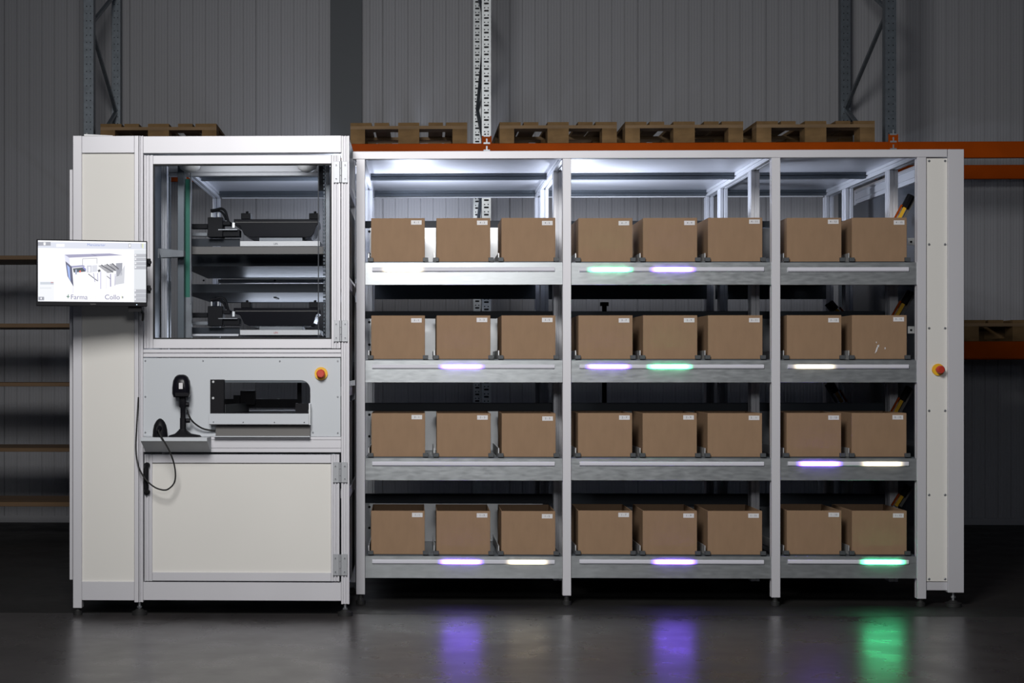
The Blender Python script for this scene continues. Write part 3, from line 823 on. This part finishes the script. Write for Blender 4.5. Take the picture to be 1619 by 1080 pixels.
# ------------------------------------------------------------------ scanners
def on_shelf(Y): return zt_
ysn = yl + .085
c = P(291.5, 690, ysn)
sc = thing('barcode_scanner', 'black barcode scanner upright on a stand with a spread base', 'scanner', (c.x, ysn, zt_))
zs = zt_ + .0006
def sz(y): return zs + (690.5 - y) * ysn / F
sxw = ysn / F
b = MB()
b.loft([rr(c.x + .002, ysn, zs, .158, .075, .03), rr(c.x + .002, ysn, zs + .007, .145, .07, .03), rr(c.x - .006, ysn, zs + .015, .075, .06, .022),
        rr(c.x - .008, ysn, zs + .03, .040, .036, .014), rr(c.x - .008, ysn, zs + .036, .033, .03, .01)])
cp_ = P(289.3, 660, ysn).x
st = b.build('stand_base', M['black'], sc, smooth=True)
b = MB()
b.loft([rr(cp_, ysn, sz(680), .028, .026, .009), rr(cp_, ysn, sz(661), .028, .026, .009), rr(cp_, ysn, sz(660.5), .024, .022, .008), rr(cp_, ysn, sz(645), .024, .022, .008),
        rr(cp_, ysn, sz(643), .034, .03, .010), rr(cp_ - .001, ysn, sz(628), .034, .03, .010)])
b.build('stand_pole', M['black'], sc, smooth=True)
for dx, y, r in ((.023, 639.5, .011), (.027, 665, .011)):
    b = MB(); b.cyl((cp_ + dx - .012, ysn, sz(y)), 'x', r, .018, 10); b.build('clamp_knob', M['black'], sc, bevel=.0015)
cx_ = P(287, 610, ysn).x
b = MB()
hs = [(628, .070, .055, .012), (626, .076, .064, .016), (622, .084, .074, .02), (612, .084, .078, .024), (602, .078, .072, .026), (596, .062, .058, .024), (593, .044, .042, .02), (591.8, .02, .02, .0095)]
b.loft([rr(cx_, ysn, sz(y), w, d, r) for y, w, d, r in hs])
hd_ = b.build('scanner_head', M['gloss'], sc, smooth=True)
b = MB(); b.pb(277, 621, 298, 626.5, ysn - .0405, .004); b.build('scanner_window', M['black'], hd_)
b = MB(); b.pb(282.8, 605.5, 288.8, 615, ysn - .0405, .0025); b.build('white_tag', M['sticker'], hd_)
b = MB(); b.tube(spline([P(296, 648, ysn + .005), P(298, 655, ysn + .01), P(302.5, 664, ysn + .015), P(311, 672, ysn + .03), P(323, 678.5, ysn + .045), P(340.5, 681.5, ysn + .062)]), .0042, 8)
b.build('scanner_cable', M['rubber'], sc, smooth=True)
# hand scanner lying with its tail to the front
yh = yl + .03
c = P(251, 690, yh)
hs_ = thing('hand_scanner', 'black rounded hand scanner resting on the shelf with a long looping cable', 'scanner', (c.x, yh, zt_))
zs2 = zt_ + .0006
secs = []
for k in range(10):
    t = k / 9; ang = t * math.pi / 2
    secs.append((math.sin(ang) * .088, math.cos(ang)))
b = MB()
prof = [(0, .072, .065), (.014, .070, .066), (.035, .067, .062), (.055, .058, .054), (.070, .044, .042), (.080, .028, .028), (.0865, .010, .010)]
b.loft([rr(c.x, yh + .04, zs2 + h, w, d, min(w, d) * .48) for h, w, d in prof])
hb = b.build('scanner_body', M['black'], hs_, smooth=True)
b = MB(); b.tube([(c.x, yh + .012, zs2 + .042), (c.x - .001, yh + .0, zs2 + .038), (c.x - .002, yh - .012, zs2 + .030)], [.014, .011, .0065], 12); b.build('cable_strain_relief', M['gloss'], hs_, smooth=True)
loop = [(249.7, 679, yh - .008), (253.5, 688, yl - .012), (259.3, 697.8, yl - .012), (268.2, 714, yl - .005), (274.8, 732, yl + .02), (277.4, 749.7, yl + .05), (275.6, 763, yl + .07), (268, 772, yl + .06),
        (259.3, 774.9, yl + .065), (244.5, 770.4, yl + .068), (229.6, 757, yl + .075), (219.3, 737.8, yl + .11), (214.8, 711, yl + .138), (216, 677, yl + .142), (218.2, 640, yl + .144), (218.8, 628, yl + .1455)]
b = MB(); b.tube(spline([P(*p) for p in loop], 8), .0038, 8); b.build('looping_cable', M['rubber'], hs_, smooth=True)

# ------------------------------------------------------------------ monitor on its arm
DL, DR = 7.13, 7.25
pl_, pr_ = P(57.6, 483.4, DL), P(232.8, 485.6, DR)
ang = math.atan2(pr_.y - pl_.y, pr_.x - pl_.x)
W = math.hypot(pr_.x - pl_.x, pr_.y - pl_.y)
Hm = gz(378.2, 57.6, DL) - pl_.z
mon = thing('monitor', 'flat screen monitor showing a machine drawing, mounted in front of the tall cream side panel', 'monitor', (pl_.x, pl_.y, pl_.z), ang)
b = MB(); b.box(0, W, .0, .028, 0, Hm); b.box(W * .2, W * .8, .028, .05, Hm * .12, Hm * .8); b.build('monitor_housing', M['black'], mon, bevel=.002, local=True)
bz = Hm * .066; e = .0068
sx0, sx1, sz0, sz1 = e, W - e * .8, bz, Hm - e * .75
SC = .97
b = MB(); b.box(sx0, sx1, -.0008, .0, sz0, sz1)
scr = b.build('screen', emit('screen_white', (.955, .96, 1.0), SC), mon, local=True)
b = MB(); b.box(W * .9, W * .9 + .004, -.001, 0, bz * .35, bz * .35 + .003); b.build('power_light', emit('power_led', (.6, .8, 1), 2.), mon, local=True)
text('bezel_mark', 'iiyama', .010, M['greydk'], mon, (W * .507, -.0008, bz * .5))
SW, SH = sx1 - sx0, sz1 - sz0
# picture on the screen, drawn as thin tinted layers. coordinates: zoomed crop pixels
def uv(px, py):
    u = (px - 86) / (1545 - 86)
    top = 78 + (112 - 78) * u; bot = 912 + (928 - 912) * u
    return sx0 + u * SW, sz1 - (py - top) / (bot - top) * SH
TINT = {}
def tint(c):
    if c not in TINT: TINT[c] = emit('screen_tint', tuple(((v / 255) ** 2.2) for v in c), .97)
    return TINT[c]
layers = {}
def gpoly(pts, c, lv=1): layers.setdefault((lv, c), []).append([uv(*p) for p in pts])
def grect(x0, y0, x1, y1, c, lv=1): gpoly([(x0, y0), (x1, y0), (x1, y1), (x0, y1)], c, lv)
def gline(p, q, c, w=5, lv=3):
    w *= 1.25
    a = math.atan2(q[1] - p[1], q[0] - p[0]); dx, dy = -math.sin(a) * w / 2, math.cos(a) * w / 2
    gpoly([(p[0] + dx, p[1] + dy), (q[0] + dx, q[1] + dy), (q[0] - dx, q[1] - dy), (p[0] - dx, p[1] - dy)], c, lv)
BG = (214, 218, 232); G1 = (150, 152, 164); G2 = (176, 178, 186); G3 = (222, 226, 232); LN = (160, 156, 190)
gpoly([(86, 100), (1545, 130), (1545, 210), (86, 182)], BG)
grect(86, 100, 256, 152, G1, 2); grect(330, 128, 440, 170, (250, 250, 255), 2); grect(160, 108, 188, 145, (250, 250, 255), 3)
grect(1305, 130, 1340, 186, (170, 172, 180), 2); grect(1312, 140, 1334, 176, (245, 245, 250), 3); grect(1470, 132, 1498, 186, (196, 200, 206), 2); grect(1494, 130, 1506, 196, (236, 240, 160), 2)
grect(1382, 215, 1545, 926, G3)
for y in (272, 326, 382, 436): grect(1386, y, 1545, y + 44, G2, 2); grect(1392, y + 6, 1410, y + 26, (250, 250, 255), 3)
for y in (752, 812, 870): grect(1386, y, 1545, y + 54, G2, 2); grect(1390, y + 4, 1404, y + 28, (250, 250, 255), 3)
grect(86, 640, 300, 912, (240, 242, 248)); grect(116, 648, 296, 682, (200, 206, 216), 2); grect(256, 650, 292, 658, (180, 90, 90), 3); grect(256, 668, 292, 676, (170, 160, 180), 3)
gline((110, 730), (265, 730), (206, 210, 216)); grect(92, 850, 168, 898, G1, 2); gpoly([(118, 864), (138, 860), (134, 886), (122, 884)], (250, 250, 255), 3)
gpoly([(440, 276), (1050, 262), (1225, 288), (505, 318)], (150, 148, 180)); gpoly([(790, 268), (808, 268), (880, 296), (858, 298)], (120, 118, 150), 2)
gpoly([(440, 276), (505, 318), (515, 425), (450, 365)], (222, 224, 244)); gpoly([(505, 318), (1225, 288), (1215, 390), (515, 428)], (252, 252, 255), 2)
gpoly([(452, 365), (540, 440), (562, 715), (480, 570)], (64, 66, 100), 2); gpoly([(472, 410), (510, 450), (522, 640), (492, 575)], (150, 175, 235), 3)
gpoly([(512, 432), (690, 418), (725, 440), (545, 456)], (150, 150, 186), 2); gpoly([(552, 465), (700, 450), (725, 508), (565, 522)], (36, 52, 64), 2)
gpoly([(690, 440), (730, 470), (728, 505), (680, 455)], (120, 120, 190), 3)
gpoly([(555, 520), (730, 510), (735, 690), (575, 715)], (250, 250, 255), 2); gpoly([(636, 500), (660, 490), (662, 516), (640, 520)], (226, 84, 60), 4); grect(584, 478, 606, 545, (150, 160, 190), 4)
for a, q in (((684, 333), (876, 326)), ((876, 326), (876, 400)), ((684, 333), (684, 418))): gline(a, q, (160, 160, 170), 6)
gpoly([(742, 425), (805, 425), (805, 520), (742, 520)], (198, 200, 212), 3); grect(760, 440, 790, 515, (240, 240, 246), 4); gpoly([(812, 425), (880, 420), (880, 508), (812, 518)], (214, 216, 226), 3)
for k in range(3):
    o = k * 74
    gpoly([(892 + o, 430 - k * 10), (935 + o, 420 - k * 10), (1092 + o * .55, 520 - k * 22), (1020 + o * .6, 530 - k * 22)], (158, 158, 164), 3)
    gline((935 + o, 418 - k * 10), (1098 + o * .5, 518 - k * 20), (70, 72, 84), 12, 4)
gpoly([(1135, 396), (1222, 392), (1216, 560), (1140, 580)], (150, 152, 164), 2); gpoly([(1130, 570), (1165, 580), (1255, 420), (1245, 670), (1125, 690)], (206, 208, 216), 2)
gpoly([(928, 505), (1005, 510), (1005, 740), (928, 740)], (250, 250, 255), 4); gline((928, 505), (928, 745), (180, 176, 210), 8, 5); gline((1003, 512), (1003, 738), (220, 218, 230), 4, 5)
gline((760, 540), (885, 636), (90, 92, 104), 9); gline((830, 530), (850, 650), LN, 7); gline((885, 530), (890, 640), LN, 7); gline((1060, 540), (1062, 715), LN, 12); gline((1125, 540), (1120, 700), LN, 6); gline((1010, 570), (1060, 610), (110, 110, 122), 8)
gline((555, 715), (556, 800), (220, 218, 240), 5); gpoly([(885, 490), (915, 478), (930, 500), (900, 520)], (40, 44, 56), 5)
gpoly([(460, 846), (485, 838), (488, 818), (496, 818), (496, 842), (515, 848), (496, 856), (490, 872), (484, 872), (482, 856)], (90, 130, 110), 2); grect(476, 846, 486, 852, (60, 70, 84), 3)
gpoly([(1205, 850), (1220, 840), (1230, 862), (1214, 880)], (220, 224, 190), 2); gpoly([(1218, 846), (1236, 850), (1228, 880), (1220, 866)], (120, 124, 140), 3)
b = MB(); pm_ = []
for (lv, c), polys in sorted(layers.items(), key=lambda t: t[0][0]):
    b.mi = len(pm_); pm_.append(tint(c))
    for p in polys: b.xz(p, -.0008 - lv * .00012, -.0008 - lv * .00012 + .00006)
b.build('screen_print', pm_, scr, local=True)
def stext(s, px, py, h, c, sx=1.0):
    u, w = uv(px, py); text('screen_text', s, h, tint(c), scr, (u, -.0016, w), sx)
stext('Menüstarter', 868, 146, .0165, (112, 136, 200), 1.0)
stext('Farma', 636, 858, .0310, (112, 108, 148)); stext('Sort', 806, 858, .0270, (244, 244, 240)); stext('Collo', 1085, 860, .0310, (120, 116, 152))
b = MB()
for zz in (Hm * .68, Hm * .27): b.box(W - .004, W + .018, .028, .06, zz - .018, zz + .018); b.cyl((W + .012, .012, zz), 'y', .010, .016, 10)
b.build('arm_clamp', M['black'], mon, bevel=.002, local=True)
b = MB(); b.tube([(W * .55, .05, Hm * .45), (W * .8, .13, Hm * .45), (W * .93, .235, Hm * .45)], .018, 8); b.box(W * .83, W * .95, .02, .04, -.022, .002); b.tube([(W * .92, .03, 0), (W * .97, .05, -.03), (W * .97, .09, -.06)], .006, 6)
b.build('monitor_arm', M['black'], mon, local=True)

# ------------------------------------------------------------------ light
wd = bpy.data.worlds.new('hall'); S.world = wd; wd.use_nodes = True
wd.node_tree.nodes['Background'].inputs['Color'].default_value = (.45, .54, .75, 1)
wd.node_tree.nodes['Background'].inputs['Strength'].default_value = .04
def area(name, loc, to, sx, sy, w, col=(1, 1, 1), spread=180):
    l = bpy.data.lights.new(name, 'AREA'); l.shape = 'RECTANGLE'; l.size = sx; l.size_y = sy; l.energy = w; l.color = col
    l.spread = math.radians(spread)
    o = bpy.data.objects.new(name, l); COL.objects.link(o); o.location = loc
    o.rotation_euler = (Vector(to) - Vector(loc)).to_track_quat('-Z', 'Y').to_euler()
    return o
area('key_softbox', (-.8, 2.4, 4.0), (.3, 7.8, 1.6), 1.5, 1.5, 101, (1, .985, .97), 100)
area('front_softbox', (.35, .2, 2.42), (.5, 7.9, 1.5), .8, .55, 50, (.97, .98, 1))
COOL = (.78, .85, 1)
area('bay_fill_light', (-.03, 8.9, 1.86), (.35, 8.9, 2.26), .26, .10, 13, COOL)  # bay fills: added out of view, no fixtures, to brighten roof sheets and rails
area('bay_fill_light', (.88, 8.9, 1.86), (1.3, 8.9, 2.26), .34, .10, 14, COOL)
area('bay_fill_light', (1.82, 8.62, 1.86), (2.3, 8.65, 2.26), .20, .08, 1.3, COOL)
area('bay_fill_light', (-.40, 8.75, 1.95), (-.7, 8.8, 2.27), .10, .10, 7, COOL)
area('wall_fill_light', (.05, 11.2, 2.03), (.05, 12.0, 2.5), .5, .08, 3.2, COOL, 95)  # added fills hidden behind the boxes and carriage, lighten the cladding in the gaps
area('wall_fill_light', (-.78, 11.2, 2.02), (-.78, 12.0, 2.45), .4, .06, 1.3, COOL, 110)
area('wall_fill_light', (1.35, 11.2, 2.02), (1.3, 12.0, 2.45), .3, .06, 1.2, COOL, 120)
area('wall_fill_light', (2.75, 11.2, 2.02), (2.75, 12.0, 2.45), .2, .06, .5, COOL, 120)
area('aisle_fill_light', (-.7, 9.85, 1.40), (-.75, 8.6, 1.7), .7, .06, 1.8, COOL)  # unseen fills added at the rear to light the sheet undersides
area('aisle_fill_light', (-.7, 9.72, 1.64), (-.75, 8.6, 1.75), .7, .04, .8, COOL)
area('cabinet_fill_light', (-.8, 7.64, 2.19), (-.8, 8.0, 2.10), .5, .03, .5, (1, 1, 1))  # added fill tucked behind the header, lifts the inner rail
vs = S.view_settings
S.display_settings.display_device = 'sRGB'
vs.view_transform = 'Standard'; vs.look = 'None'; vs.exposure = 0; vs.gamma = 1; vs.use_curve_mapping = False
